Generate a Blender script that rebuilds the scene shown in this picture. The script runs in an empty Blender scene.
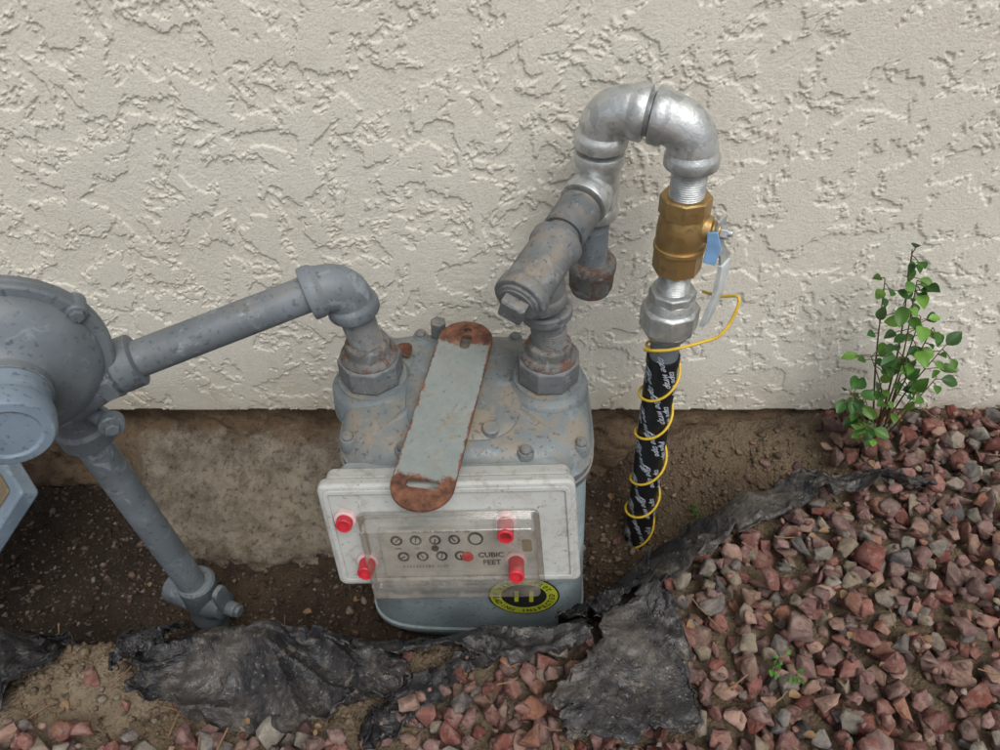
import bpy,bmesh,math,random
import numpy as np
from mathutils import Vector,Matrix,noise
random.seed(7); np.random.seed(7)
V=Vector
scene=bpy.context.scene
def srgb(r,g,b):
    f=lambda c:(c/255/12.92) if c/255<=.04045 else ((c/255+.055)/1.055)**2.4
    return (f(r),f(g),f(b),1)
# ------------------------------------------------------------ material helper
class MB:
    def __init__(s,name):
        s.m=bpy.data.materials.new(name); s.m.use_nodes=True; s.nt=s.m.node_tree
        s.b=s.nt.nodes['Principled BSDF']; s.out=s.nt.nodes['Material Output']
        s.tc=s.nt.nodes.new('ShaderNodeTexCoord')
        s.geo=s.nt.nodes.new('ShaderNodeNewGeometry')
        s.co=s.tc.outputs['Object']
    def put(s,sock,v):
        if isinstance(v,bpy.types.NodeSocket): s.nt.links.new(v,sock)
        else:
            sock.default_value=v
    def n(s,t,ins={},**pr):
        nd=s.nt.nodes.new(t)
        for k,v in pr.items(): setattr(nd,k,v)
        for k,v in ins.items(): s.put(nd.inputs[k],v)
        return nd
    def noise(s,scale,detail=3,rough=.5,dist=0,co=None):
        return s.n('ShaderNodeTexNoise',{'Vector':co or s.co,'Scale':scale,'Detail':detail,'Roughness':rough,'Distortion':dist}).outputs[0]
    def vor(s,scale,feature='F1',co=None):
        nd=s.n('ShaderNodeTexVoronoi',{'Vector':co or s.co,'Scale':scale},feature=feature); return nd
    def rng(s,v,a,b,c=0,d=1,smooth=True):
        nd=s.n('ShaderNodeMapRange',{},interpolation_type='SMOOTHSTEP' if smooth else 'LINEAR')
        s.put(nd.inputs[0],v); 
        for i,x in enumerate((a,b,c,d)): s.put(nd.inputs[i+1],x)
        return nd.outputs[0]
    def mix(s,f,a,b,mode='MIX'):
        nd=s.n('ShaderNodeMix',{},data_type='RGBA',blend_type=mode)
        s.put(nd.inputs[0],f); s.put(nd.inputs[6],a); s.put(nd.inputs[7],b); return nd.outputs[2]
    def math(s,op,a,b=0.0,c=0.0):
        nd=s.n('ShaderNodeMath',{},operation=op); s.put(nd.inputs[0],a); s.put(nd.inputs[1],b); s.put(nd.inputs[2],c); return nd.outputs[0]
    def bump(s,h,strength=.5,dist=.001,normal=None):
        nd=s.n('ShaderNodeBump',{'Strength':strength,'Distance':dist,'Height':h})
        if normal: s.put(nd.inputs['Normal'],normal)
        return nd.outputs[0]
    def sep(s,v):
        return s.n('ShaderNodeSeparateXYZ',{0:v}).outputs
    def fin(s,col=None,rough=None,metal=None,normal=None,**kw):
        if col is not None: s.put(s.b.inputs['Base Color'],col)
        if rough is not None: s.put(s.b.inputs['Roughness'],rough)
        if metal is not None: s.put(s.b.inputs['Metallic'],metal)
        if normal is not None: s.put(s.b.inputs['Normal'],normal)
        for k,v in kw.items(): s.put(s.b.inputs[k],v)
        return s.m
def sc(c,k): return (c[0]*k,c[1]*k,c[2]*k,1)

def paint(name,base,rust=.64,dust=.35,scale=1.0,rough=.5,worn=.45):
    m=MB(name)
    c=m.mix(m.rng(m.noise(14*scale,4),.35,.65),sc(base,.8),sc(base,1.18))
    c=m.mix(m.rng(m.noise(45*scale,5,.7,.6),.54,.70,0,worn),c,srgb(152,162,167))
    up=m.sep(m.geo.outputs['Normal'])[2]
    d=m.math('MULTIPLY',m.rng(up,.3,.95,.15,1),m.rng(m.noise(26*scale,6,.7,.4),.42,.66,0,dust))
    c=m.mix(d,c,srgb(138,126,108))
    c=m.mix(m.rng(m.noise(190,2),.58,.72,0,.6),c,sc(base,.35))
    rn=m.noise(48*scale,7,.78,.4)
    rm=m.rng(rn,rust,rust+.05)
    rc=m.mix(m.noise(120,3),srgb(62,42,34),srgb(116,80,62))
    c=m.mix(m.math('MULTIPLY',rm,.85),c,rc)
    h=m.math('ADD',m.math('MULTIPLY',m.noise(260,4,.65),.6),m.math('MULTIPLY',rm,-.6))
    return m.fin(c,m.rng(rm,0,1,rough,.9),0,m.bump(h,.5,.0009))
M={}
GREY=srgb(103,111,117)
M['pipe']=paint('painted_pipe',GREY,.69,.3,worn=.55)
M['reg']=paint('regulator_paint',srgb(96,104,110),.78,.2)
M['regcap']=paint('regulator_cap_paint',srgb(112,128,142),.8,.15)
M['metertop']=paint('meter_top_paint',srgb(106,114,116),.63,.9)
M['meterbody']=paint('meter_body_paint',srgb(154,169,174),.68,.5)
M['rustypipe']=paint('weathered_painted_fitting',srgb(98,102,104),.62,.7,1.2,.6)
M['rustcap']=paint('rusty_cap',srgb(96,98,98),.50,.6,1.4,.7)
def galv():
    m=MB('galvanized_steel')
    v=m.vor(110).outputs['Color']
    c=m.mix(m.n('ShaderNodeSeparateColor',{0:v}).outputs[0],srgb(172,176,176),srgb(204,207,206))
    c=m.mix(m.rng(m.noise(55,5,.7),.5,.72,0,.5),c,srgb(130,133,132))
    c=m.mix(m.rng(m.noise(34,7,.75,.3),.64,.72,0,.7),c,srgb(126,104,84))
    r=m.rng(m.noise(60,4),.3,.7,.34,.52)
    return m.fin(c,r,.75,m.bump(m.noise(230,5,.7),.6,.001))
M['galv']=galv()
def brass():
    m=MB('brass')
    c=m.mix(m.noise(40,5,.6),srgb(152,124,80),srgb(194,164,112))
    c=m.mix(m.rng(m.noise(70,5,.7),.55,.7,0,.5),c,srgb(108,86,60))
    return m.fin(c,m.rng(m.noise(60,4),.3,.7,.32,.5),.75,m.bump(m.noise(350,4),.4,.0006))
M['brass']=brass()
def rustm():
    m=MB('rusted_steel')
    c=m.mix(m.rng(m.noise(60,6,.7),.3,.7),srgb(66,42,32),srgb(122,80,58))
    return m.fin(c,.9,0,m.bump(m.noise(220,6,.7),.7,.001))
M['rust']=rustm()
def strapm():
    m=MB('rusty_painted_strap')
    y=m.math('ABSOLUTE',m.sep(m.co)[1])
    rm=m.rng(m.math('ADD',y,m.math('MULTIPLY',m.math('SUBTRACT',m.noise(55,7,.7),.5),.05)),.086,.094)
    rm=m.math('MAXIMUM',rm,m.rng(m.noise(85,8,.78,.3),.63,.68,0,.85))
    x=m.math('ABSOLUTE',m.sep(m.co)[0])
    ed=m.rng(m.math('ADD',x,m.math('MULTIPLY',m.math('SUBTRACT',m.noise(90,6,.7),.5),.010)),.0268,.0288)
    rm=m.math('MAXIMUM',rm,ed)
    p=m.mix(m.noise(60,6,.7),srgb(108,117,115),srgb(148,154,150))
    p=m.mix(m.rng(m.noise(30,7,.75,.3),.5,.66,0,.65),p,srgb(130,120,100))
    p=m.mix(m.rng(m.noise(160,4,.7),.6,.7,0,.6),p,srgb(80,70,60))
    r=m.mix(m.rng(m.noise(75,6,.7),.3,.7),srgb(68,44,34),srgb(132,88,66))
    return m.fin(m.mix(rm,p,r),m.rng(rm,0,1,.6,.92),0,m.bump(m.math('ADD',m.noise(260,6,.7),m.math('MULTIPLY',rm,-.3)),.8,.0011))
M['strap']=strapm()
def simple(name,col,rough=.5,metal=0,var=.15,nscale=60,bump=.2,**kw):
    m=MB(name)
    c=m.mix(m.rng(m.noise(nscale,5,.65),.3,.7),sc(col,1-var),sc(col,1+var))
    return m.fin(c,rough,metal,m.bump(m.noise(nscale*5,4),bump,.0006),**kw)
def white_plastic():
    m=MB('aged_white_plastic')
    c=m.mix(m.noise(25,5,.6),srgb(160,162,158),srgb(186,188,184))
    c=m.mix(m.rng(m.noise(50,8,.78,.6),.48,.70,0,.7),c,srgb(130,123,108))
    c=m.mix(m.rng(m.noise(200,4,.7),.59,.70,0,.7),c,srgb(100,88,72))
    return m.fin(c,.5,0,m.bump(m.noise(300,4),.25,.0006))
M['white']=white_plastic()
M['tray']=simple('index_backplate',srgb(140,146,146),.6)
M['dialplate']=simple('dial_plate',srgb(166,164,156),.6,var=.14)
M['black']=simple('black_ink',(.02,.02,.02,1),.6)
M['red']=simple('red_plastic',srgb(186,44,54),.45)
M['redcapw']=simple('seal_cap_rim',srgb(205,176,174),.5)
M['yellow']=simple('yellow_sticker',srgb(196,204,62),.5)
M['wire']=simple('yellow_wire_insulation',srgb(210,176,50),.45)
M['tape']=simple('black_wrap_tape',srgb(28,29,31),.42,nscale=40,bump=.6)
M['ink']=simple('tape_print',srgb(160,168,178),.6)
M['vinyl']=simple('handle_vinyl',srgb(190,196,196),.45)
M['blue']=simple('blue_tag',srgb(120,160,200),.5)
M['tan']=simple('tan_panel',srgb(104,92,72),.7)
def clear():
    m=MB('clear_window_plastic')
    tr=m.n('ShaderNodeBsdfTransparent',{'Color':(.93,.93,.91,1)})
    df=m.n('ShaderNodeBsdfDiffuse',{'Color':srgb(186,178,164)})
    gl=m.n('ShaderNodeBsdfGlossy',{'Color':(.9,.9,.9,1),'Roughness':.12})
    f=m.rng(m.noise(60,6,.7),.42,.75,.04,.38)
    a=m.n('ShaderNodeMixShader'); m.put(a.inputs[0],f); m.nt.links.new(tr.outputs[0],a.inputs[1]); m.nt.links.new(df.outputs[0],a.inputs[2])
    lw=m.n('ShaderNodeLayerWeight',{'Blend':.35})
    b=m.n('ShaderNodeMixShader'); m.put(b.inputs[0],m.math('MULTIPLY_ADD',lw.outputs[1],.7,.08)); m.nt.links.new(a.outputs[0],b.inputs[1]); m.nt.links.new(gl.outputs[0],b.inputs[2])
    m.nt.links.new(b.outputs[0],m.out.inputs[0]); return m.m
M['clear']=clear()
# stucco
def stucco():
    m=MB('stucco')
    n1=m.noise(16,6,.66,.45); n2=m.noise(60,4,.7,.3); n3=m.noise(6,2)
    s=m.math('ADD',m.math('MULTIPLY',n1,.78),m.math('MULTIPLY',n2,.22))
    s=m.math('ADD',s,m.math('MULTIPLY',m.math('SUBTRACT',n3,.5),.12))
    pl=m.rng(s,.488,.505)                     # flattened plateaus
    h=m.math('ADD',m.math('MULTIPLY',pl,1.15),m.math('MULTIPLY',m.noise(120,5,.75),m.rng(pl,0,1,1.0,.40)))
    h=m.math('ADD',h,m.math('MULTIPLY',m.noise(330,3,.7),.5))
    disp=m.n('ShaderNodeDisplacement',{'Height':h,'Midlevel':.8,'Scale':.0023})
    m.nt.links.new(disp.outputs[0],m.out.inputs['Displacement'])
    grain=m.noise(420,4,.8)
    c=m.mix(m.noise(3,4),srgb(222,217,203),srgb(234,230,218))
    c=m.mix(m.rng(grain,.46,.66,0,.42),c,srgb(188,180,164))
    c=m.mix(m.rng(m.noise(40,4,.7),.5,.7,0,.22),c,srgb(194,184,166))
    z=m.sep(m.co)[2]
    low2=m.math('MULTIPLY',m.rng(z,.0,.12,1,0),m.rng(m.noise(9,5,.6),.3,.7,.1,.6))
    c=m.mix(low2,c,srgb(186,173,150))
    m.m.displacement_method='DISPLACEMENT'
    return m.fin(c,.92,0,m.bump(grain,.7,.0020))
M['stucco']=stucco()
def dirt():
    m=MB('soil')
    p=m.sep(m.co)
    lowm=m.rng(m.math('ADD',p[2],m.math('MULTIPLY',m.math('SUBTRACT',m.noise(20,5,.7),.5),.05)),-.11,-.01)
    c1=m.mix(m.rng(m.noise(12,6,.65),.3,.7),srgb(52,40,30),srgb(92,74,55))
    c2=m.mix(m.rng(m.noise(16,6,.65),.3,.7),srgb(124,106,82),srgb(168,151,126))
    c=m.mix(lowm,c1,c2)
    rt=m.rng(p[0],.1,.3)
    c=m.mix(m.math('MULTIPLY',rt,.7),c,m.mix(m.noise(30,6,.7),srgb(104,88,68),srgb(152,132,106)))
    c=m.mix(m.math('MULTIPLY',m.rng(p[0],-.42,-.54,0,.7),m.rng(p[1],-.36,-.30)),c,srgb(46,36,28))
    c=m.mix(m.rng(m.noise(120,5,.75),.52,.68,0,.55),c,srgb(60,47,35))
    c=m.mix(m.rng(m.noise(210,4,.7),.60,.70,0,.6),c,srgb(164,148,126))
    h=m.math('ADD',m.noise(90,7,.78),m.math('MULTIPLY',m.vor(260).outputs[0],-.5))
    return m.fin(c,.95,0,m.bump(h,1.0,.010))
M['dirt']=dirt()
def footing():
    m=MB('foundation_concrete')
    p=m.sep(m.co)
    conc=m.mix(m.rng(m.noise(26,7,.75),.3,.7),srgb(110,99,84),srgb(172,161,142))
    soil=m.mix(m.rng(m.noise(18,6,.7),.3,.7),srgb(92,73,54),srgb(134,112,86))
    w=m.math('MULTIPLY',m.math('SUBTRACT',m.noise(14,7,.7),.5),.12)
    f=m.rng(m.math('ADD',p[2],w),-.062,-.042)
    g=m.math('ADD',p[0],m.math('MULTIPLY',m.math('SUBTRACT',m.noise(10,6,.7),.5),.20))
    f=m.math('MAXIMUM',f,m.rng(g,-.15,-.09,0,.95))
    f=m.math('MAXIMUM',f,m.rng(g,-.50,-.57,0,.95))
    f=m.math('MAXIMUM',f,m.rng(m.noise(20,7,.7),.56,.68,0,.8))
    c=m.mix(f,conc,soil)
    c=m.mix(m.rng(m.noise(110,6,.75),.50,.66,0,.7),c,srgb(64,51,38))
    return m.fin(c,.95,0,m.bump(m.math('ADD',m.noise(70,7,.8),m.math('MULTIPLY',m.noise(300,3),.3)),1.0,.009))
M['footing']=footing()
def rockm():
    m=MB('lava_rock')
    a=m.n('ShaderNodeVertexColor',{},layer_name='Col').outputs[0]
    c=m.mix(m.rng(m.noise(130,5,.75),.35,.65,0,.65),a,m.mix(1.0,a,(.48,.46,.46,1),'MULTIPLY'))
    up=m.sep(m.geo.outputs['Normal'])[2]
    c=m.mix(m.math('MULTIPLY',m.rng(up,.2,1,.15,.6),m.rng(m.noise(70,4,.7),.42,.68)),c,srgb(166,146,134))
    h=m.noise(190,5,.8)
    return m.fin(c,.93,0,m.bump(h,1.0,.0034))
M['rock']=rockm()
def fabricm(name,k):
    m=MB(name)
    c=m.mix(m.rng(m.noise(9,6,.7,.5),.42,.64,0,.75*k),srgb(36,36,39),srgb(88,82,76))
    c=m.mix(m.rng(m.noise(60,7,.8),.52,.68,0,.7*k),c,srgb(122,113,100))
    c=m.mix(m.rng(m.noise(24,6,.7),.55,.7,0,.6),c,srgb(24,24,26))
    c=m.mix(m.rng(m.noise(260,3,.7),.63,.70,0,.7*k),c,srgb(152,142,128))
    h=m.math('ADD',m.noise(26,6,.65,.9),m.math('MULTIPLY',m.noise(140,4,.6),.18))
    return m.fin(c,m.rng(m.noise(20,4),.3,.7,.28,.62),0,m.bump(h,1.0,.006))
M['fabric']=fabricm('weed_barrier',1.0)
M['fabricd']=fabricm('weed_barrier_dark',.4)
def leafm():
    m=MB('leaf')
    a=m.n('ShaderNodeVertexColor',{},layer_name='Col').outputs[0]
    c=m.mix(m.noise(150,3),sc((1,1,1),.8),sc((1,1,1),1.15))
    c=m.mix(1.0,a,c,'MULTIPLY')
    tl=m.n('ShaderNodeBsdfTranslucent',{'Color':m.mix(1.0,c,(1.3,1.4,.6,1),'MULTIPLY')})
    m.fin(c,.42,0)
    mx=m.n('ShaderNodeMixShader',{0:.2}); m.nt.links.new(m.b.outputs[0],mx.inputs[1]); m.nt.links.new(tl.outputs[0],mx.inputs[2])
    m.nt.links.new(mx.outputs[0],m.out.inputs[0]); return m.m
M['leaf']=leafm()
M['stem']=simple('plant_stem',srgb(96,86,52),.7)
M['debris']=simple('dry_debris',srgb(130,104,76),.9)
# ------------------------------------------------------------ geometry helper
def empty(name):
    e=bpy.data.objects.new(name,None); scene.collection.objects.link(e); e.empty_display_size=.05; return e
class B:
    def __init__(s): s.v=[];s.f=[];s.m=[]
    def add(s,vf,mi=0):
        o=len(s.v); s.v+= [tuple(p) for p in vf[0]]; s.f+=[tuple(i+o for i in f) for f in vf[1]]; s.m+=[mi]*len(vf[1]); return s
    def obj(s,name,mats,parent=None,angle=32,bevel=0,mat4=None):
        me=bpy.data.meshes.new(name); me.from_pydata(s.v,[],s.f); me.update()
        for m in mats: me.materials.append(M[m])
        me.polygons.foreach_set('material_index',s.m)
        if angle:
            me.shade_smooth()
            if angle<180: me.set_sharp_from_angle(angle=math.radians(angle))
        ob=bpy.data.objects.new(name,me); scene.collection.objects.link(ob)
        if mat4: ob.matrix_world=mat4
        if parent: ob.parent=parent
        if bevel:
            b=ob.modifiers.new('bev','BEVEL'); b.width=bevel; b.segments=2; b.limit_method='ANGLE'; b.angle_limit=math.radians(32)
        return ob
def frame(d):
    d=V(d).normalized(); a=V((0,0,1)) if abs(d.z)<.9 else V((1,0,0))
    x=d.cross(a).normalized(); y=d.cross(x).normalized(); return d,x,y
def lathe(prof,o,d,seg=40,phase=0):
    d,x,y=frame(d); o=V(o); vs=[];fs=[]
    for t,r in prof:
        for i in range(seg):
            a=phase+2*math.pi*i/seg; vs.append(o+d*t+(x*math.cos(a)+y*math.sin(a))*max(r,1e-5))
    n=len(prof)
    for j in range(n-1):
        for i in range(seg):
            k=(i+1)%seg; fs.append((j*seg+i,(j+1)*seg+i,(j+1)*seg+k,j*seg+k))
    fs.append(tuple(range(seg))); fs.append(tuple((n-1)*seg+i for i in reversed(range(seg))))
    return vs,fs
def cyl(a,b,r,seg=32,ch=.0012):
    a=V(a);b=V(b);L=(b-a).length
    return lathe([(0,r-ch),(ch,r),(L-ch,r),(L,r-ch)],a,b-a,seg)
def sweep(pts,r,seg=24,caps=True):
    pts=[V(p) for p in pts]; n=len(pts); vs=[];fs=[]
    t=(pts[1]-pts[0]).normalized(); _,x,y=frame(t)
    for i,p in enumerate(pts):
        if i>0:
            t2=(pts[min(i+1,n-1)]-pts[i-1]).normalized()
            q=t.rotation_difference(t2); x=q@x; y=q@y; t=t2
        rr=r[i] if hasattr(r,'__len__') else r
        for k in range(seg):
            a=2*math.pi*k/seg; vs.append(p+(x*math.cos(a)+y*math.sin(a))*rr)
    for j in range(n-1):
        for i in range(seg):
            k=(i+1)%seg; fs.append((j*seg+i,j*seg+k,(j+1)*seg+k,(j+1)*seg+i))
    if caps:
        fs.append(tuple(reversed(range(seg)))); fs.append(tuple((n-1)*seg+i for i in range(seg)))
    return vs,fs
def bead(b,c,d,arm,r,rb,ln=.013,mi=0):
    b.add(lathe([(arm-ln-.004,r*.985),(arm-ln-.0015,r*1.02),(arm-ln+.0008,rb-.0008),(arm-ln+.003,rb),(arm-.0018,rb),(arm-.0004,rb-.0007),(arm,rb-.002),(arm,.018),(arm-.003,.0165)],c,d,40),mi)
def elbow(b,c,da,db,arm,r,rb,mi=0):
    c=V(c);da=V(da).normalized();db=V(db).normalized();R=arm*.80
    P=[c+da*(arm-.002)]
    for i in range(19):
        t=i/18
        P.append((c+da*R)*((1-t)**2)+c*(2*t*(1-t))+(c+db*R)*(t*t))
    P.append(c+db*(arm-.002))
    b.add(sweep(P,r,36),mi); bead(b,c,da,arm,r,rb,mi=mi); bead(b,c,db,arm,r,rb,mi=mi)
def tee(b,c,run,br,arm,barm,r,rb,mi=0):
    c=V(c);run=V(run).normalized();br=V(br).normalized()
    b.add(lathe([(-arm+.002,r),(-r*.6,r*1.02),(0,r*1.04),(r*.6,r*1.02),(arm-.002,r)],c,run,40),mi)
    b.add(lathe([(0,r*.9),(r*.8,r*1.08),(r*1.2,r),(barm-.002,r)],c,br,40),mi)
    bead(b,c,run,arm,r,rb,mi=mi); bead(b,c,-run,arm,r,rb,mi=mi); bead(b,c,br,barm,r,rb,mi=mi)
def threads(a,c,r,mi=0,pitch=.0022):
    a=V(a);c=V(c);L=(c-a).length;n=max(2,int(L/pitch));pr=[]
    for i in range(n):
        pr+= [(i*L/n,r-.0009),((i+.5)*L/n,r+.0003)]
    pr.append((L,r-.0009)); return lathe(pr,a,c-a,32)
def nut(a,c,r,sides=8,ch=.003,phase=.2):
    a=V(a);c=V(c);L=(c-a).length
    return lathe([(0,r-ch),(ch*.7,r),(L-ch*.7,r),(L,r-ch)],a,c-a,sides,phase)
def sm(t):
    t=max(0,min(1,t)); return t*t*(3-2*t)
def lerpt(x,xs,ys): return float(np.interp(x,xs,ys))
# ------------------------------------------------------------ terrain
LX=[-2,-.5,-.3,-.18,-.05,.06,.13,.186,.315,.535,.7]; LY=[-.38,-.375,-.36,-.365,-.372,-.365,-.325,-.27,-.195,-.125,-.03]
DX=[-4,-2.5,.15,.25,.35,.45,.6]; DD=[0,.15,.15,.13,.085,.04,0]
def rockmask(x,y):
    if x>.47+.05*noise.noise(V((y*9,3,0))): return y<-.008
    yb=lerpt(x,[-3,-.3,-.1,0,.1,.19,.315,.535],[-.462,-.455,-.43,-.39,-.345,-.285,-.210,-.145])
    return y<yb+.025*noise.noise(V((x*14,y*14,5)))
def tz(x,y):
    yl=lerpt(x,LX,LY)+.014*noise.noise(V((x*9,1.3,0)))
    d=lerpt(x,DX,DD)
    z=-d*sm((y-yl)/.085)
    if x>.1: z+=d*.55*sm((y+.11)/.10)*sm((x-.1)/.15)
    z+=.010*noise.noise(V((x*7,y*7,0)))+.008*noise.noise(V((x*24,y*24,2)))+.006*noise.noise(V((x*60,y*60,4)))+.0035*noise.noise(V((x*130,y*130,7)))
    if x<-.05 and y<-.36: z-=.006
    return z
def spread(a,b,n,far,k=14):
    c=np.linspace(a,b,n)
    return np.concatenate([a-far*(np.geomspace(.002,1,k))[::-1],c,b+far*np.geomspace(.002,1,k)])
xs=spread(-.85,1.0,560,60); ys=np.concatenate([-1.1-60*np.geomspace(.002,1,14)[::-1],np.linspace(-1.1,-.56,70)[:-1],np.linspace(-.56,.03,190),np.array([.3,1,4,15,60])])
vs=[];nx=len(xs);ny=len(ys)
for y in ys:
    for x in xs:
        vs.append((x,y,tz(x,y) if y>-3 and y<.2 and x>-5 and x<5 else (0 if y<.2 else -.05)))
fs=[(j*nx+i,j*nx+i+1,(j+1)*nx+i+1,(j+1)*nx+i) for j in range(ny-1) for i in range(nx-1)]
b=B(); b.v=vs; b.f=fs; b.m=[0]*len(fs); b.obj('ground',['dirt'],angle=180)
# ------------------------------------------------------------ wall
house=empty('stucco_house')
xs=np.concatenate([np.linspace(-6,-1.0,20)[:-1],np.linspace(-.9,1.0,1700),np.linspace(1.1,6,20)])
zs=np.concatenate([np.linspace(0,.68,620),np.linspace(.75,2.7,30)])
XX,ZZ=np.meshgrid(xs,zs); nx=len(xs); nr=len(zs)+2
co=np.concatenate([np.stack([xs,np.full(nx,.035),np.zeros(nx)],1),np.stack([xs,np.full(nx,.002),np.zeros(nx)],1),np.stack([XX.ravel(),np.zeros(XX.size),ZZ.ravel()+.0005],1)])
jj,ii=np.meshgrid(np.arange(nr-1),np.arange(nx-1),indexing='ij'); a0=(jj*nx+ii).ravel()
FF=np.stack([a0,a0+1,a0+nx+1,a0+nx],1)
me=bpy.data.meshes.new('wall'); me.vertices.add(len(co)); me.vertices.foreach_set('co',co.astype(np.float32).ravel())
me.loops.add(FF.size); me.loops.foreach_set('vertex_index',FF.ravel().astype(np.int32)); me.polygons.add(len(FF))
me.polygons.foreach_set('loop_start',np.arange(0,FF.size,4,dtype=np.int32)); me.polygons.foreach_set('loop_total',np.full(len(FF),4,dtype=np.int32))
me.update(calc_edges=True); me.shade_smooth(); me.materials.append(M['stucco'])
ob=bpy.data.objects.new('wall',me); scene.collection.objects.link(ob); ob.parent=house
b=B(); xs=np.concatenate([np.linspace(-6,-1,10)[:-1],np.linspace(-1,1.1,420),np.linspace(1.2,6,10)]); zs=np.linspace(.004,-.3,80);nx=len(xs);vs=[]
for z in zs:
    for x in xs:
        t=-z/.3
        bul=.135*sm((-z-.04)/.10)*sm((x+.60)/.12)*sm((-.05-x)/.12)+.02*sm((-z-.05)/.1)
        n=.014*noise.noise(V((x*10,z*16,9)))+.010*noise.noise(V((x*30,z*35,3)))+.006*noise.noise(V((x*80,z*80,3)))
        vs.append((x,.016-.05*t-bul-n*min(1,-z*25+.1),z+.004*noise.noise(V((x*40,z*40,13)))*max(0,min(1,-z*20))))
fs=[(j*nx+i,(j+1)*nx+i,(j+1)*nx+i+1,j*nx+i+1) for j in range(len(zs)-1) for i in range(nx-1)]
b.v=vs;b.f=fs;b.m=[0]*len(fs);b.obj('foundation',['footing'],house,angle=180)
# ------------------------------------------------------------ rocks
def rockvar(k,smallf=False):
    rnd=random.Random(k); bm=bmesh.new()
    ax=(1,rnd.uniform(.62,.95),rnd.uniform(.5,.82))
    for i in range(rnd.choice((10,12,14))):
        p=V((rnd.gauss(0,1),rnd.gauss(0,1),rnd.gauss(0,1))).normalized()*rnd.uniform(.85,1.12)
        bm.verts.new((p.x*ax[0],p.y*ax[1],p.z*ax[2]))
    r=bmesh.ops.convex_hull(bm,input=bm.verts)
    bmesh.ops.delete(bm,geom=[v for v in bm.verts if not v.link_faces],context='VERTS')
    if not smallf:
        bmesh.ops.bevel(bm,geom=list(bm.edges),offset=.045,segments=1,affect='EDGES',profile=.6)
        bmesh.ops.triangulate(bm,faces=bm.faces)
        bmesh.ops.subdivide_edges(bm,edges=[e for e in bm.edges if e.calc_length()>.35],cuts=1,use_grid_fill=True)
        bmesh.ops.triangulate(bm,faces=bm.faces)
        for v in bm.verts:
            v.co+=V((rnd.uniform(-1,1),rnd.uniform(-1,1),rnd.uniform(-1,1)))*.030+v.co*.15*noise.noise(v.co*2.6+V((k*3.1,0,0)))
    bm.verts.index_update()
    vv=np.array([v.co[:] for v in bm.verts]); ff=np.array([[v.index for v in f.verts] for f in bm.faces]); bm.free(); return vv,ff
RV=[rockvar(i) for i in range(26)]; RS=[rockvar(100+i,True) for i in range(10)]
cols=[srgb(146,98,88),srgb(156,108,96),srgb(132,86,78),srgb(150,122,114),srgb(160,128,110),srgb(124,94,90),srgb(168,136,120),srgb(150,110,104),srgb(140,110,104),srgb(128,74,64),srgb(160,112,90)]
greys=[srgb(152,147,134),srgb(128,124,118),srgb(166,154,138),srgb(108,104,102),srgb(150,138,118)]
def scatter(name,items,mat,small=False):
    VV=[];FF=[];CC=[];o=0
    for (x,y,z,r,c) in items:
        vv,ff=random.choice(RS if small or r<.007 else RV)
        R=np.array(Matrix.Rotation(random.uniform(0,6.28),3,'Z')@Matrix.Rotation(random.gauss(0,.5),3,'X')@Matrix.Rotation(random.gauss(0,.5),3,'Y'))
        p=(vv*r)@R.T+np.array((x,y,z)); VV.append(p);FF.append(ff+o);o+=len(vv)
        CC.append(np.tile(np.array(c),(len(vv),1)))
    VV=np.concatenate(VV);FF=np.concatenate(FF);CC=np.concatenate(CC)
    me=bpy.data.meshes.new(name); me.vertices.add(len(VV)); me.vertices.foreach_set('co',VV.ravel().astype(np.float32))
    me.loops.add(FF.size); me.loops.foreach_set('vertex_index',FF.ravel().astype(np.int32))
    me.polygons.add(len(FF)); me.polygons.foreach_set('loop_start',np.arange(0,FF.size,3,dtype=np.int32)); me.polygons.foreach_set('loop_total',np.full(len(FF),3,dtype=np.int32))
    me.update(calc_edges=True); me.validate()
    at=me.color_attributes.new('Col','FLOAT_COLOR','POINT'); at.data.foreach_set('color',CC.ravel().astype(np.float32))
    me.materials.append(M[mat]); ob=bpy.data.objects.new(name,me); scene.collection.objects.link(ob); return ob
def rc():
    c=random.choice(greys) if random.random()<.20 else random.choice(cols)
    k=random.uniform(.65,1.28); return (c[0]*k,c[1]*k,c[2]*k,1)
items=[]
def layer(sp,zo,rmin,rmax,x0=-.9,x1=1.1,y0=-1.0,y1=-.01,prob=1,big=.06):
    x=x0
    while x<x1:
        y=y0
        while y<y1:
            px=x+random.uniform(-.5,.5)*sp; py=y+random.uniform(-.5,.5)*sp
            if random.random()<prob and rockmask(px,py):
                r=random.uniform(rmin,rmax)*(random.uniform(1.2,1.5) if random.random()<big else 1)
                if py>-r: py=-r-.002
                items.append((px,py,tz(px,py)+zo+random.uniform(-.003,.004),r,rc()))
            y+=sp
        x+=sp
layer(.019,.004,.008,.013)
layer(.0245,.016,.010,.018)
layer(.030,.026,.009,.018,prob=.8,big=.12)
layer(.022,.029,.003,.007,prob=.4,big=0)
for _ in range(2200):
    x=random.uniform(-.7,.9); y=random.uniform(-.7,-.02)
    if rockmask(x,y): continue
    yl=lerpt(x,LX,LY)
    near=1 if (x>.32 and y>-.16) else (.35 if y<yl-.0 else .06)
    if x<-.15 and y<-.4: near=.35
    if random.random()<near*.4:
        r=random.choice([.004,.006,.009,.013]); items.append((x,y,tz(x,y)+r*.3,r,rc()))
scatter('lava_rock_gravel',items,'rock')
items=[]
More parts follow.
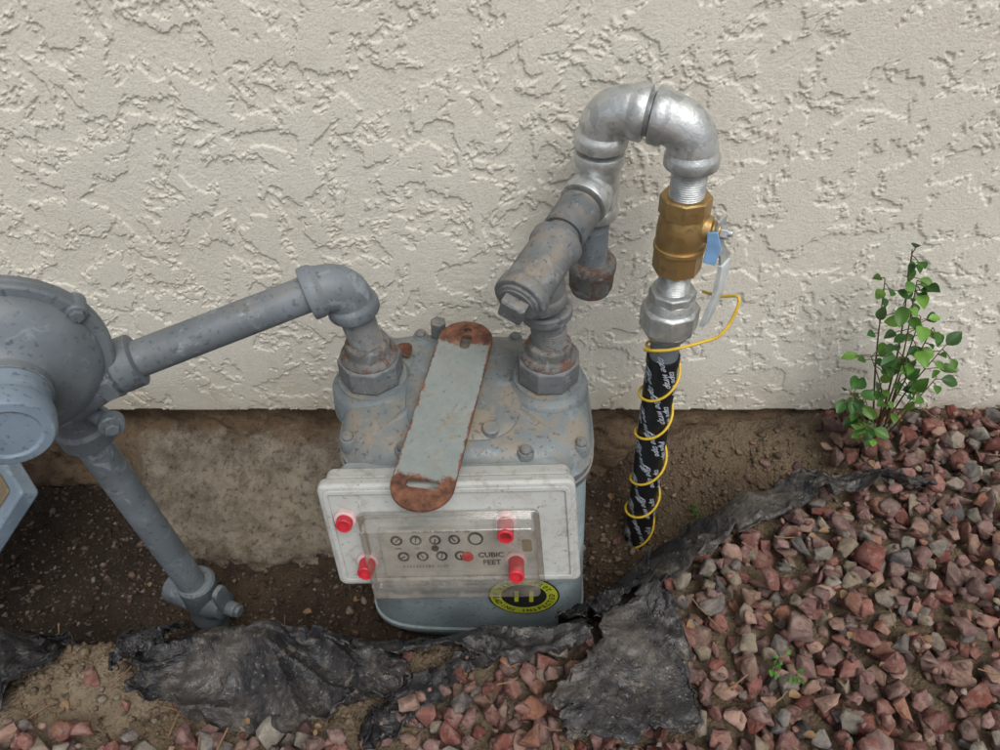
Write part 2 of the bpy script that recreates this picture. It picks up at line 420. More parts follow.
for _ in range(16000):
    x=random.uniform(-.8,.8); y=random.uniform(-.62,-.02)
    if rockmask(x,y): continue
    r=random.choice([.0014,.0018,.0025,.0035,.005]) if random.random()<.97 else .008
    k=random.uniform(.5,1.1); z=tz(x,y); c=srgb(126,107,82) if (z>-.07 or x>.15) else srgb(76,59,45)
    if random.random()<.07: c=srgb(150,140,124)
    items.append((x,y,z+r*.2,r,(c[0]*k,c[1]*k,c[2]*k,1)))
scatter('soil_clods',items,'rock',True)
# ------------------------------------------------------------ weed barrier
def resample(P,n):
    P=np.array(P,float); d=np.r_[0,np.cumsum(np.linalg.norm(np.diff(P,axis=0),axis=1))]; t=np.linspace(0,d[-1],n)
    return np.stack([np.interp(t,d,P[:,k]) for k in range(P.shape[1])],1)
fabp=empty('weed_barrier_fabric')
def fabric(name,up,lo,n=90,m=34,amp=.012,off=.012,seed=0,foldang=.5,ff=18,mt='fabric'):
    U=resample(up,n);L=resample(lo,n);vs=[]
    ca,sa=math.cos(foldang),math.sin(foldang)
    for j in range(m):
        t=j/(m-1)
        for i in range(n):
            p=U[i]*(1-t)+L[i]*t
            e=min(t,1-t,i/(n-1),1-i/(n-1))
            s=seed*1.37
            x=p[0]+.010*noise.noise(V((i*7/n,j*4/m,s)))+.006*noise.noise(V((i*22/n,j*12/m,s+3)))+.003*noise.noise(V((i*60/n,j*30/m,s+4)))
            y=p[1]+.012*noise.noise(V((i*8/n,j*4/m,s+9)))+.006*noise.noise(V((i*25/n,j*12/m,s+12)))+.003*noise.noise(V((i*60/n,j*30/m,s+14)))
            o=p[2]
            u=(x*ca+y*sa)+.02*noise.noise(V((x*12,y*12,s)));w=(-x*sa+y*ca)
            f=max(0,1-abs(noise.noise(V((u*ff,w*ff*.35,s))))*2.6)
            f2=max(0,1-abs(noise.noise(V((u*ff*1.9+w*9,w*ff*1.0,s+5))))*2.4)
            f3=noise.noise(V((x*70,y*70,s)))
            z0=0
            for dx,dy in((0,0),(.022,0),(-.022,0),(0,.022),(0,-.022)): z0+=tz(x+dx,y+dy)/5
            curl=amp*.9*sm((.14-e)/.14)*noise.noise(V((i*9/n,j*6/m,s+20)))
            vs.append((x,y,z0+o+off+amp*f*f+amp*.45*f2*f2+.001*f3+curl))
    fs=[(j*n+i,(j+1)*n+i,(j+1)*n+i+1,j*n+i+1) for j in range(m-1) for i in range(n-1)]
    b=B();b.v=vs;b.f=fs;b.m=[0]*len(fs);o=b.obj(name,[mt],fabp,angle=70)
    s=o.modifiers.new('th','SOLIDIFY');s.thickness=.001
    return o
fabric('strip_along_trench',[(.155,-.225,.0),(.20,-.205,.01),(.253,-.185,.015),(.323,-.160,.015),(.4325,-.143,.02),(.55,-.148,.0)],
       [(.10,-.345,.02),(.161,-.325,.03),(.224,-.285,.03),(.29,-.240,.03),(.379,-.196,.03),(.45,-.172,.025),(.55,-.158,.01)],n=200,m=50,amp=.028,seed=3,foldang=.5,ff=13,mt='fabric')
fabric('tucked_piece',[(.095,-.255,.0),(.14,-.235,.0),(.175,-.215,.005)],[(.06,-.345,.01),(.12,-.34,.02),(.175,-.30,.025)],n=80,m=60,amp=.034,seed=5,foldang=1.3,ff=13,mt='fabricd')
fabric('flap',[(.049,-.437,.03),(.096,-.39,.034),(.110,-.35,.036),(.1706,-.314,.034)],[(.069,-.475,.032),(.1375,-.478,.035),(.193,-.462,.037),(.197,-.42,.036),(.1877,-.335,.036)],n=90,m=70,amp=.009,seed=11,off=.016,foldang=1.2,ff=8)
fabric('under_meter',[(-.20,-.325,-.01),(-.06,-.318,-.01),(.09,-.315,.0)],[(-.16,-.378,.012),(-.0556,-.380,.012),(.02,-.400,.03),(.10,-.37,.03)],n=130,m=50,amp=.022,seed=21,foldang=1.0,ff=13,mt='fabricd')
fabric('crumpled_sheet',[(-.405,-.355,.012),(-.337,-.338,.018),(-.223,-.352,.012),(-.103,-.385,.01)],[(-.385,-.42,.0),(-.32,-.449,.0),(-.206,-.452,.0),(-.108,-.418,.01)],n=150,m=70,amp=.027,seed=31,foldang=.7,ff=11)
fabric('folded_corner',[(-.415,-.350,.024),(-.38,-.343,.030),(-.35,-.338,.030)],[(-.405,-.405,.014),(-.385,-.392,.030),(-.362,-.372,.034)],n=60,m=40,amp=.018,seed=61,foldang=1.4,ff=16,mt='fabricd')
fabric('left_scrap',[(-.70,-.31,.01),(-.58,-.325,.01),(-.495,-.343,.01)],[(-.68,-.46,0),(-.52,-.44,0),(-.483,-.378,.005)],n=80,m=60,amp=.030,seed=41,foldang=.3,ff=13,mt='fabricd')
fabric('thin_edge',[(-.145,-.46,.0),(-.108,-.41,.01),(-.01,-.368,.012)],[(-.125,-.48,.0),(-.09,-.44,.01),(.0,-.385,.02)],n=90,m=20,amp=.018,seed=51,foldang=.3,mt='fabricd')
# ------------------------------------------------------------ gas meter
meter=empty('gas_meter')
RC=V((-.04,-.19,.10)); RM=Matrix.Translation(RC)@Matrix.Rotation(math.radians(-2.2),4,'Y').inverted()@Matrix.Translation(-RC)
SH=Matrix.Identity(4); SH[0][2]=-.055; SH[0][3]=.055*.19     # the body leans a little to the right towards the bottom
RMB=RM@SH
def loft(secs,cx,cy,seg=96):
    vs=[];fs=[]
    for z,a,bb,e in secs:
        for i in range(seg):
            t=2*math.pi*i/seg; c,s=math.cos(t),math.sin(t)
            k=(abs(c)**e+abs(s)**e)**(-1/e)
            vs.append((cx+a*c*k,cy+bb*s*k,z))
    n=len(secs)
    for j in range(n-1):
        for i in range(seg):
            k=(i+1)%seg; fs.append((j*seg+i,j*seg+k,(j+1)*seg+k,(j+1)*seg+i))
    fs.append(tuple(reversed(range(seg)))); fs.append(tuple((n-1)*seg+i for i in range(seg)))
    return vs,fs
def xf(vf,m): return [m@V(p) for p in vf[0]],vf[1]
b=B()
b.add(xf(loft([(-.155,.104,.070,3.5),(-.15,.119,.084,3.8),(-.14,.130,.092,4.2),(-.122,.136,.0965,4.6),(-.112,.138,.098,4.8),(-.110,.1405,.1005,4.8),(-.103,.1405,.1005,4.8),(-.101,.138,.098,4.8),(0,.134,.0965,4.8),(.12,.129,.095,4.8),(.185,.126,.095,4.6),(.188,.125,.094,4.6)],-.036,-.19),RMB),1)
b.add(xf(loft([(.186,.127,.096,4.4),(.188,.134,.102,4.2),(.197,.1345,.1025,4.2),(.1985,.133,.101,4.2),(.2,.133,.101,4.2),(.209,.1335,.1015,4.2),(.211,.131,.099,4.2),(.222,.129,.097,3.8),(.232,.124,.092,3.4),(.2385,.114,.084,3.2),(.241,.10,.073,3)],-.038,-.19),RM),0)
b.add(xf(loft([(.236,.062,.075,3),(.243,.060,.073,3),(.246,.055,.068,3)],-.043,-.19),RM),0)
for cx in(-.1345,.05):
    b.add(lathe([(-.03,.046),(0,.044),(.005,.041),(.008,.037),(.012,.036)],(cx,-.18,.238),(0,0,1)),0)
for (x0,y0,x1,y1) in((-.09,-.215,-.125,-.25),(.005,-.215,.05,-.25),(-.09,-.15,-.12,-.125),(.0,-.15,.03,-.122)):
    b.add(xf(cyl((x0,y0,.2385),(x1,y1,.2345),.006,16),RM),0)
body=b.obj('body',['metertop','meterbody'],meter,angle=40)
b=B()
for (x,y) in [(-.157,-.255),(-.157,-.12),(.077,-.255),(.077,-.12),(-.095,-.108),(.012,-.108),(-.04,-.105),(-.1,-.273),(.02,-.273),(-.088,-.235),(.005,-.235),(-.09,-.145),(.004,-.15)]:
    z=.229 if (x<-.15 or x>.07) else .237
    p=RM@V((x,y,z))
    b.add(lathe([(-.01,.0088),(.002,.0085),(.004,.0075)],p,(0,0,1),20),0)
    b.add(lathe([(.003,.0062),(.0065,.0060),(.0085,.0045),(.009,.002)],p,(0,0,1),16),1)
b.add(nut(RM@V((-.075,-.108,.238)),RM@V((-.075,-.108,.262)),.009,6,.0015),1)
b.add(cyl(RM@V((-.015,-.252,.236)),RM@V((-.015,-.252,.251)),.0085,20),0)
b.obj('cover_screws',['metertop','rustypipe'],meter)
for nm,cx in(('inlet_swivel_nut',-.1345),('outlet_swivel_nut',.05)):
    b=B()
    b.add(nut((cx,-.18,.250),(cx,-.18,.281),.0335,8,.004,.39+cx),0)
    b.add(lathe([(0,.030),(.003,.029),(.008,.024),(.018,.0225),(.02,.019)],(cx,-.18,.280),(0,0,1)),1)
    b.obj(nm,['rustypipe','rustcap'],meter,bevel=.0012)
# index box
vv=V((.0,-.30,-1)).normalized(); uu=V((1,0,.035)).normalized(); nn=vv.cross(uu).normalized(); upv=nn.cross(uu).normalized()
cen=V((-.0455,-.340,.192))
IM=Matrix((( uu.x,upv.x,nn.x,cen.x),(uu.y,upv.y,nn.y,cen.y),(uu.z,upv.z,nn.z,cen.z),(0,0,0,1)))
ISH=Matrix.Identity(4); ISH[0][1]=-.06
def rbox(x0,x1,y0,y1,z0,z1,r=.01,seg=6):
    pts=[]
    for (cx,cy,a0) in((x1-r,y1-r,0),(x0+r,y1-r,90),(x0+r,y0+r,180),(x1-r,y0+r,270)):
        for k in range(seg+1):
            a=math.radians(a0+90*k/seg); pts.append((cx+r*math.cos(a),cy+r*math.sin(a)))
    n=len(pts); vs=[(x,y,z0) for x,y in pts]+[(x,y,z1) for x,y in pts]
    fs=[tuple(reversed(range(n))),tuple(range(n,2*n))]+[(i,(i+1)%n,n+(i+1)%n,n+i) for i in range(n)]
    return vs,fs
def ring(x0,x1,y0,y1,z0,z1,r,w):
    a=rbox(x0,x1,y0,y1,z0,z1,r)[0]; c=rbox(x0+w,x1-w,y0+w,y1-w,z0,z1,max(r-w,.001))[0]; n=len(a)//2
    vs=a+c; fs=[]
    for i in range(n):
        k=(i+1)%n
        fs+=[(i,k,n+k,n+i),(n+i,n+k,3*n+k,3*n+i),(2*n+k,2*n+i,3*n+i,3*n+k),(k,i,2*n+i,2*n+k)]
    return vs,fs
W=.1205;H=.0615
def iobj(b,name,mats,bevel=0,angle=32):
    b.v=[tuple(ISH@V(p)) for p in b.v]
    return b.obj(name,mats,meter,angle=angle,bevel=bevel,mat4=IM)
b=B(); b.add(rbox(-W,W,-H,H,-.014,-.0005,.008)); iobj(b,'index_cover',['white'],.003)
b=B(); b.add(rbox(-W+.003,W-.003,-H+.003,H-.003,-.034,-.0155,.009)); iobj(b,'index_cover_back',['white'],.003)
b=B(); b.add(ring(-W+.005,W-.005,-H+.005,H-.005,-.001,.0018,.007,.005)); iobj(b,'index_cover_rim',['white'],.0008)
b=B(); b.add(rbox(-W+.010,W-.010,-H+.008,H-.010,-.054,-.033,.012)); iobj(b,'index_mount',['tray'],.003)
wx0,wx1,wy0,wy1=-.082,.080,-.059,.026
b=B(); b.add(rbox(-.070,.052,-.047,.012,-.001,.0032,.003)); iobj(b,'dial_plate',['dialplate'])
b=B(); b.add(ring(wx0-.005,wx1+.005,wy0-.0015,wy1+.005,.0,.004,.006,.006)); iobj(b,'window_flange',['clear'],.001)
b=B(); vf=rbox(wx0,wx1,wy0,wy1,.002,.023,.005); vf=(vf[0],vf[1][1:]); b.add(vf); iobj(b,'window',['clear'],.0016)
b=B()
for row,yy in((0,-.002),(1,-.022)):
    for i in range(4):
        x=-.054+i*.0185+(row*.004)
        r=.0058
        b.add(lathe([(0,r),(.0006,r)],(x,yy,.0032),(0,0,1),24),0)
        b.add(lathe([(0,r*.6),(.0008,r*.6)],(x,yy,.0034),(0,0,1),24),1)
        a=random.uniform(0,6.28); d=V((math.cos(a),math.sin(a),0))
        b.add(cyl(V((x,yy,.0044))-d*r*.3,V((x,yy,.0044))+d*r*.75,.0007,6,.0001),0)
b.add(lathe([(0,.0075),(.001,.0075)],(.022,-.001,.0032),(0,0,1),24),0)
b.add(lathe([(0,.0055),(.0012,.0055)],(.022,-.001,.0034),(0,0,1),24),1)
b.add(lathe([(0,.0058),(.0012,.0058)],(.012,-.023,.0034),(0,0,1),20),2)
b.add(lathe([(0,.0035),(.0012,.0035)],(-.018,-.012,.0034),(0,0,1),20),0)
b.add(rbox(-.066,.048,-.0465,-.0405,.0032,.0036,.001),1)
iobj(b,'dials',['black','dialplate','red'])
def text_vf(s,size,bold=False,shear=0,space=1.0):
    cu=bpy.data.curves.new('t','FONT'); cu.body=s; cu.size=size; cu.align_x='CENTER'; cu.align_y='CENTER'; cu.shear=shear; cu.resolution_u=3; cu.space_character=space
    if bold: cu.offset=size*.02
    ob=bpy.data.objects.new('t',cu); scene.collection.objects.link(ob); bpy.context.view_layer.update()
    me=bpy.data.meshes.new_from_object(ob.evaluated_get(bpy.context.evaluated_depsgraph_get()))
    vs=[tuple(v.co) for v in me.vertices]; fs=[tuple(p.vertices) for p in me.polygons]
    bpy.data.objects.remove(ob); bpy.data.meshes.remove(me); bpy.data.curves.remove(cu); return vs,fs
def tx(vf,f): return [f(*p) for p in vf[0]],vf[1]
b=B()
b.add(tx(text_vf('CUBIC',.0085,True),lambda x,y,z:(x+.035,y-.0215,.0042)))
b.add(tx(text_vf('FEET',.0085,True),lambda x,y,z:(x+.035,y-.031,.0042)))
b.add(tx(text_vf('MULTIPLY  READING  BY  100',.0042),lambda x,y,z:(x-.01,y+.0085,.0042)))
b.add(tx(text_vf('0 1 2 3 4 5 6 7 8 9   CU FT',.004),lambda x,y,z:(x-.03,y-.0345,.0042)))
for i in range(4):
    b.add(tx(text_vf(['1000','100','10','1'][i],.0034),lambda x,y,z,i=i:(x-.054+i*.0185,y-.0115,.0042)))
iobj(b,'dial_lettering',['black'],angle=0)
b=B()
for (x,y,l) in((-.0985,.024,.012),(.0525,.018,.025),(-.086,-.028,.020),(.0585,-.030,.026)):
    b.add(lathe([(-.001,.0105),(.004,.0105),(.005,.0088)],(x,y,0),(0,0,1),24),1)
    b.add(lathe([(.004,.0078),(l,.0076),(l+.001,.0068),(l+.0008,.0054),(l-.002,.005)],(x,y,0),(0,0,1),24),0)
iobj(b,'seal_caps',['red','redcapw'])
b=B(); b.add(rbox(.067,.076,.0,.014,.0235,.0243,.002)); iobj(b,'cover_label',['tan'])
# round sticker on body
b=B()
st=V((.022,-.2862,-.014)); 
def disc(r0,r1,y,seg=64):
    vs=[(st.x+r*math.cos(2*math.pi*i/seg),y,st.z+r*math.sin(2*math.pi*i/seg)) for r in(r0,r1) for i in range(seg)]
    return vs,[(i,(i+1)%seg,seg+(i+1)%seg,seg+i) for i in range(seg)]
b.add(disc(.0001,.043,-.2868),0); b.add(disc(.0275,.041,-.2873),1)
tv=text_vf('11',.036,True); b.add(tx(tv,lambda x,y,z:(x+st.x,-.2876,y+st.z-.002)),1)
word='METER READING INSPECTED 2011 '
for i,ch in enumerate(word):
    if ch==' ': continue
    a=-math.pi/2+(i-len(word)/2)*2*math.pi/len(word)*.97+.1
    c=text_vf(ch,.0095,True)
    def f(x,y,z,a=a):
        rr=.0342-y; an=a+x/.0342
        return (st.x+rr*math.cos(an),-.2879,st.z+rr*math.sin(an))
    b.add(tx(c,f),0)
b.v=[tuple(RMB@V((x,y-.0024-(z<-.03)*(-.03-z)*.02,z))) for x,y,z in b.v]
b.obj('round_sticker',['black','yellow'],meter,angle=0)
# ------------------------------------------------------------ strap plate
strapc=bpy.data.curves.new('strap','CURVE'); strapc.dimensions='2D'; strapc.fill_mode='BOTH'; strapc.extrude=.0016; strapc.bevel_depth=.0006
def spl(pts):
    s=strapc.splines.new('POLY'); s.points.add(len(pts)-1)
    for i,p in enumerate(pts): s.points[i].co=(p[0],p[1],0,1)
    s.use_cyclic_u=True
def stad(cx,cy,hx,hy,r,seg=10):
    v,_=rbox(cx-hx,cx+hx,cy-hy,cy+hy,0,0,r,seg); return [(p[0],p[1]) for p in v[:len(v)//2]]
Ls=.126
spl(stad(0,0,.0285,Ls,.0275,14)); spl(stad(.001,.094,.006,.012,.0055)); spl(stad(0,.112,.0045,.0045,.0044)); spl(stad(0,-.098,.0155,.0058,.005))
so=bpy.data.objects.new('t',strapc); scene.collection.objects.link(so); bpy.context.view_layer.update()
me=bpy.data.meshes.new_from_object(so.evaluated_get(bpy.context.evaluated_depsgraph_get())); bpy.data.objects.remove(so)
me.materials.clear(); me.materials.append(M['strap'])
so=bpy.data.objects.new('steel_strap_plate',me); scene.collection.objects.link(so)
A=V((-.033,-.115,.2635)); Bq=V((-.0735,-.359,.2645)); yv=(A-Bq).normalized(); xv=V((1,0,.0)); zv=xv.cross(yv).normalized(); xv=yv.cross(zv).normalized(); c=(A+Bq)/2
so.matrix_world=Matrix(((xv.x,yv.x,zv.x,c.x),(xv.y,yv.y,zv.y,c.y),(xv.z,yv.z,zv.z,c.z),(0,0,0,1)))
b=B(); b.add(nut((-.038,-.16,.243),(-.038,-.16,.262),.008,6,.001)); 
b.obj('strap_spacer',['rust'],meter)
# ------------------------------------------------------------ inlet piping (left)
inl=empty('gas_inlet_pipe')
E1=V((-.146,-.18,.376)); RP=V((-.3326,-.255,.3415)); dp=(RP-E1).normalized()
b=B(); b.add(threads((-.1345,-.18,.296),(-.143,-.18,.345),.0168),1); elbow(b,E1,(0.12,0,-1),dp,.038,.0225,.0255,0)
b.obj('elbow',['pipe','rustypipe'],inl)
b=B(); b.add(cyl(E1+dp*.03,RP+dp*.01,.0172)); b.obj('pipe_run',['pipe'],inl)
VT=V((-.401,-.268,.27)); VB=V((-.386,-.255,-.09))
b=B(); b.add(cyl(VT,VB,.0166)); b.obj('riser',['pipe'],inl)
cock=empty('shutoff_valve')
C0=V((-.386,-.255,-.086)); b=B()
b.add(lathe([(-.045,.019),(-.04,.023),(-.03,.0235),(-.022,.021),(0,.0235),(.02,.022),(.03,.0235),(.042,.0235),(.046,.02)],C0,(.04,0,1),40))
dc=V((.93,-.36,.05)).normalized()
b.add(lathe([(-.056,.006),(-.054,.015),(-.050,.0195),(-.030,.0205),(-.02,.0205),(.0,.022),(.02,.0205),(.03,.0175),(.034,.0175),(.035,.010),(.05,.0095),(.052,.008)],C0,dc,32))
tabc=C0+dc*.036+V((0,0,.014)); px_=V((.36,.93,0)).normalized()
tb=rbox(-.010,.010,-.018,.030,-.0035,.0035,.008); TM=Matrix(((px_.x,0,dc.x,tabc.x),(px_.y,0,dc.y,tabc.y),(px_.z,1,dc.z,tabc.z),(0,0,0,1)))
b.add(xf(tb,TM))
b.add(nut(C0+dc*.052,C0+dc*.058,.008,6,.001))
b.add(cyl(C0+V((0,0,-.04)),C0+V((0,0,-.14)),.0166))
b.obj('valve_body',['reg'],cock,bevel=.0008)
# regulator
reg=empty('pressure_regulator')
A_=V((.45,-.89,.03)).normalized(); Rc=V((-.404,-.300,.383))
b=B()
def S(pr,k=.90): return [(t,r*k) for t,r in pr]
b.add(lathe(S([(-.055,.02),(-.053,.035),(-.045,.050),(-.030,.066),(-.014,.077),(-.011,.080)]),Rc,A_,64),0)
b.add(lathe(S([(-.010,.086),(-.008,.0885),(-.002,.0885),(-.001,.087),(.0,.087),(.001,.0885),(.006,.0885),(.008,.086),(.0085,.078)]),Rc,A_,72),0)
b.add(lathe(S([(.008,.079),(.012,.078),(.020,.073),(.026,.063),(.031,.048),(.034,.041),(.038,.037),(.046,.036)]),Rc,A_,64),0)
b.add(lathe([(.040,.0310),(.066,.0300),(.067,.0315),(.069,.0325),(.084,.0325),(.088,.030),(.089,.023),(.087,.021)],Rc,A_,48),1)
d,x_,y_=frame(A_)
for i in range(6):
    a=2*math.pi*(i+.45)/6; p=Rc+(x_*math.cos(a)+y_*math.sin(a))*.074
    b.add(lathe([(-.011,.0085),(.009,.0085),(.0105,.007)],p,A_,18),0)
    b.add(nut(p+A_*.009,p+A_*.0145,.0062,6,.001,i*.5),0)
b.obj('diaphragm_case',['reg','regcap'],reg,bevel=.0008)
b=B()
Bc=V((-.401,-.264,.335))
b.add(lathe([(-.088,.020),(-.086,.0255),(-.068,.0265),(-.064,.023),(-.05,.0235),(-.035,.031),(-.01,.037),(.02,.037),(.045,.028),(.055,.012)],Bc,(0,0,1),48))
b.add(lathe([(-.008,.019),(-.006,.0245),(.012,.0247),(.015,.0225),(.03,.026),(.06,.033)],RP,dp,40))
b.add(nut(RP+dp*.016,RP+dp*.030,.028,8,.002,.3))
b.add(cyl(Bc,Bc+A_*.03,.035))
for (ang,rr) in((-.45,.0),(2.6,.0)):
    q=Bc+V((math.cos(ang)*.050,math.sin(ang)*.050,-.042))
    b.add(lathe([(-.006,.0105),(-.005,.0115),(.005,.0115),(.006,.0105)],q,A_,24)); b.add(cyl(Bc+V((0,0,-.03)),q,.008,16))
    b.add(nut(q+A_*.005,q+A_*.011,.0068,6,.001))
b.add(cyl(Rc+V((-.03,.03,.04)),Rc+V((-.05,.06,.075)),.014,24))
b.obj('valve_body',['reg'],reg,bevel=.0008)
# ------------------------------------------------------------ outlet piping (right)
outl=empty('gas_outlet_pipe')
Tc=V((.036,-.18,.387)); T2=V((.097,-.072,.414)); dr=(T2-Tc).normalized()
b=B(); b.add(cyl((.05,-.18,.298),(.041,-.18,.36),.0172),0)
b.add(threads((.05,-.18,.296),(.049,-.18,.318),.0176),0)
b.add(lathe([(0,.024),(.002,.0255),(.010,.0255),(.012,.023)],(.0455,-.18,.333),(-.08,0,1)),0)
tee(b,Tc,dr,(0.08,0,-1),.040,.038,.0228,.0258,0)
q=Tc-dr*.040; b.add(lathe([(0,.021),(.003,.021),(.004,.0175),(.005,.0175)],q,-dr,32),0); b.add(nut(q-dr*.004,q-dr*.017,.0165,4,.0025,.5),0)
b.obj('tee_and_plug',['rustypipe'],outl,bevel=.0009)
b=B(); b.add(cyl(Tc+dr*.03,T2-dr*.025,.0172),0)
b.add(lathe([(0,.0205),(.002,.0220),(.038,.0220),(.040,.0205)],T2-dr*.076,dr,40),0); b.obj('connector',['rustypipe'],outl)
b=B(); tee(b,T2,(0,0,1),-dr,.036,.033,.0222,.0250,0)
E2=V((.097,-.072,.496)); E3=V((.178,-.10,.491)); de=(E3-E2).normalized()
b.add(threads(T2+V((0,0,.03)),E2-V((0,0,.03)),.0172),0)
elbow(b,E2,(0,0,-1),de,.0405,.0235,.0262,0)
RB=V((.205,-.127,-.19)); dd=(RB-E3).normalized()
elbow(b,E3,-de,dd,.0405,.0235,.0262,0)
b.add(threads(E2+de*.034,E3-de*.034,.0205),0)
def P(z): return E3+dd*((E3.z-z)/-dd.z)
b.add(threads(P(.456),P(.44),.0168),0); b.add(threads(P(.442),P(.414),.0172),0)
b.add(threads(P(.336),P(.305),.0168),0)
b.obj('galvanized_fittings',['galv'],outl)
b=B(); 
b.add(nut(P(.308),P(.296),.0255,8,.002),0)
b.add(lathe([(0,.0235),(.004,.025),(.014,.0275)],P(.298),dd,40),0)
b.add(nut(P(.287),P(.256),.0325,8,.004,.1),0)
b.add(lathe([(0,.029),(.004,.027),(.010,.024),(.012,.02)],P(.257),dd,40),0)
b.obj('union_nut',['galv'],outl,bevel=.001)
b=B(); b.add(cyl((.097,-.072,.38),(.101,-.073,.30),.0168),0)
b.add(threads((.097,-.072,.376),(.098,-.072,.362),.0172),0)
b.add(lathe([(0,.0245),(.003,.0262),(.012,.0262),(.014,.0250),(.034,.0245),(.042,.0215),(.047,.014),(.0485,.004)],(.101,-.073,.322),(0.02,0,-1),40),1)
b.obj('drip_leg',['pipe','rustcap'],outl)
b=B(); b.add(cyl(P(.25),P(.20),.0168),0); 
pr=[];n=60
z0,z1=.214,-.24
L=(P(z1)-P(z0)).length
for i in range(n+1):
    t=i/n; pr.append((t*L,.0186+.0005*(1 if (i//2)%3==0 else 0)+.0003*math.sin(i*1.7)))
b.add(lathe(pr,P(z0),dd,40),1)
_,xr,yr=frame(dd)
words=['Pipe wrap','tape wrap','Pipe tape']
for r_ in range(8):
    base=2*math.pi*r_/8
    s_=.012+ (r_%2)*.022
    while s_<L-.03:
        vf=text_vf(random.choice(words),.0125,True,.35)
        def f(x,y,z,s_=s_,base=base):
            sft=s_+x*.97+y*.2; a=base+(-y*.95-x*.30)/.0192; return P(z0)+dd*sft+(xr*math.cos(a)+yr*math.sin(a))*.01955
        b.add(tx(vf,f),2); s_+=.060+random.uniform(-.006,.008)
b.obj('wrapped_riser',['pipe','tape','ink'],outl,angle=30)
# ball valve
bv=empty('ball_valve')
b=B()
b.add(nut(P(.420),P(.399),.0255,8,.002,.2),0)
b.add(lathe([(0,.0215),(.003,.0225),(.012,.0245),(.024,.0252),(.034,.0248),(.040,.0225),(.042,.0215)],P(.402),dd,40),0)
b.add(nut(P(.362),P(.334),.0252,8,.002,.2),0)
b.add(lathe([(0,.0215),(.002,.0265),(.006,.0265),(.008,.0245)],P(.367),dd,40),0)
hs=V((.93,-.34,.0)).normalized(); hv=P(.387)
b.add(lathe([(.0,.014),(.028,.0135),(.030,.010),(.037,.0095),(.038,.007)],hv,hs,24),0)
tvf=text_vf('600',.011,True)
def ftxt(x,y,z):
    a0=math.atan2(-.9,-.35); a=a0+x/.0254; return P(.382)+V((math.cos(a),math.sin(a),0))*.0257+V((0,0,y))
b.add(tx(tvf,ftxt),0)
b.obj('body',['brass'],bv,bevel=.0009)
b=B(); e=hv+hs*.036
b.add(nut(e,e+hs*.009,.0075,6,.001),0); b.add(cyl(e,e+hs*.014,.0035,12),0)
def strip(path,w,t,side):
    vs=[];fs=[]; path=[V(p) for p in path]
    for i,p in enumerate(path):
        tg=(path[min(i+1,len(path)-1)]-path[max(i-1,0)]).normalized(); sd=V(side).normalized(); nr=tg.cross(sd).normalized(); sd=nr.cross(tg).normalized()
        ww=w[i] if hasattr(w,'__len__') else w
        for a,c in((-1,-1),(1,-1),(1,1),(-1,1)): vs.append(p+sd*a*ww/2+nr*c*t/2)
    n=len(path)
    for j in range(n-1):
        for i in range(4):
            k=(i+1)%4; fs.append((j*4+i,j*4+k,(j+1)*4+k,(j+1)*4+i))
    fs.append((3,2,1,0)); fs.append(tuple(4*(n-1)+i for i in range(4))); return vs,fs
sd=V((.62,.78,0))
b.add(strip([e+V((0,0,.016)),e+V((0,0,0))+hs*.001,e+V((0,0,-.014))+hs*.002,e+V((0,0,-.024))+hs*.009,e+V((0,0,-.040))+hs*.013],[.018,.022,.018,.016,.016],.0026,sd),0)
b.add(strip([e+V((0,0,-.034))+hs*.0125,e+V((0,0,-.05))+hs*.014,e+V((0,-.002,-.075))+hs*.013,e+V((0,-.004,-.10))+hs*.009,e+V((0,-.006,-.114))+hs*.006],[.019,.0205,.0205,.0205,.016],.0052,sd),1)
b.add(strip([hv+hs*.026+V((0,-.014,.006)),hv+hs*.03+V((0,-.016,-.010)),hv+hs*.028+V((0,-.018,-.028))],[.010,.014,.012],.003,hs),2)
b.obj('handle',['galv','vinyl','blue'],bv,bevel=.0008)
def cat(P_,n=10):
    out=[];P_=[V(p) for p in P_]
    for i in range(len(P_)-1):
        p0=P_[max(i-1,0)];p1=P_[i];p2=P_[i+1];p3=P_[min(i+2,len(P_)-1)]
        for k in range(n):
            t=k/n; out.append(.5*((2*p1)+(p2-p0)*t+(2*p0-5*p1+4*p2-p3)*t*t+(3*p1-p0-3*p2+p3)*t**3))
    out.append(P_[-1]); return out
pts=[e+V((.002,.012,-.085)),e+V((.018,.0,-.082)),V((.247,-.135,.318)),V((.243,-.143,.295)),V((.232,-.150,.279)),V((.216,-.152,.272)),P(.262)+V((-.005,-.045,0)),P(.248)+V((-.028,-.03,0))]
ang=math.radians(200); z=.236
while z>-.215:
    rr=.0215+.0012*math.sin(ang*1.3)
    pts.append(P(z)+V((math.cos(ang)*rr,math.sin(ang)*rr,0))+V((0,0,.007*math.sin(ang+.5))))
    ang-=math.radians(24); z-=.0052+.0012*math.sin(ang*.37)
b=B(); b.add(sweep(cat(pts,6),.0017,10)); b.obj('tracer_wire',['wire'],angle=60)
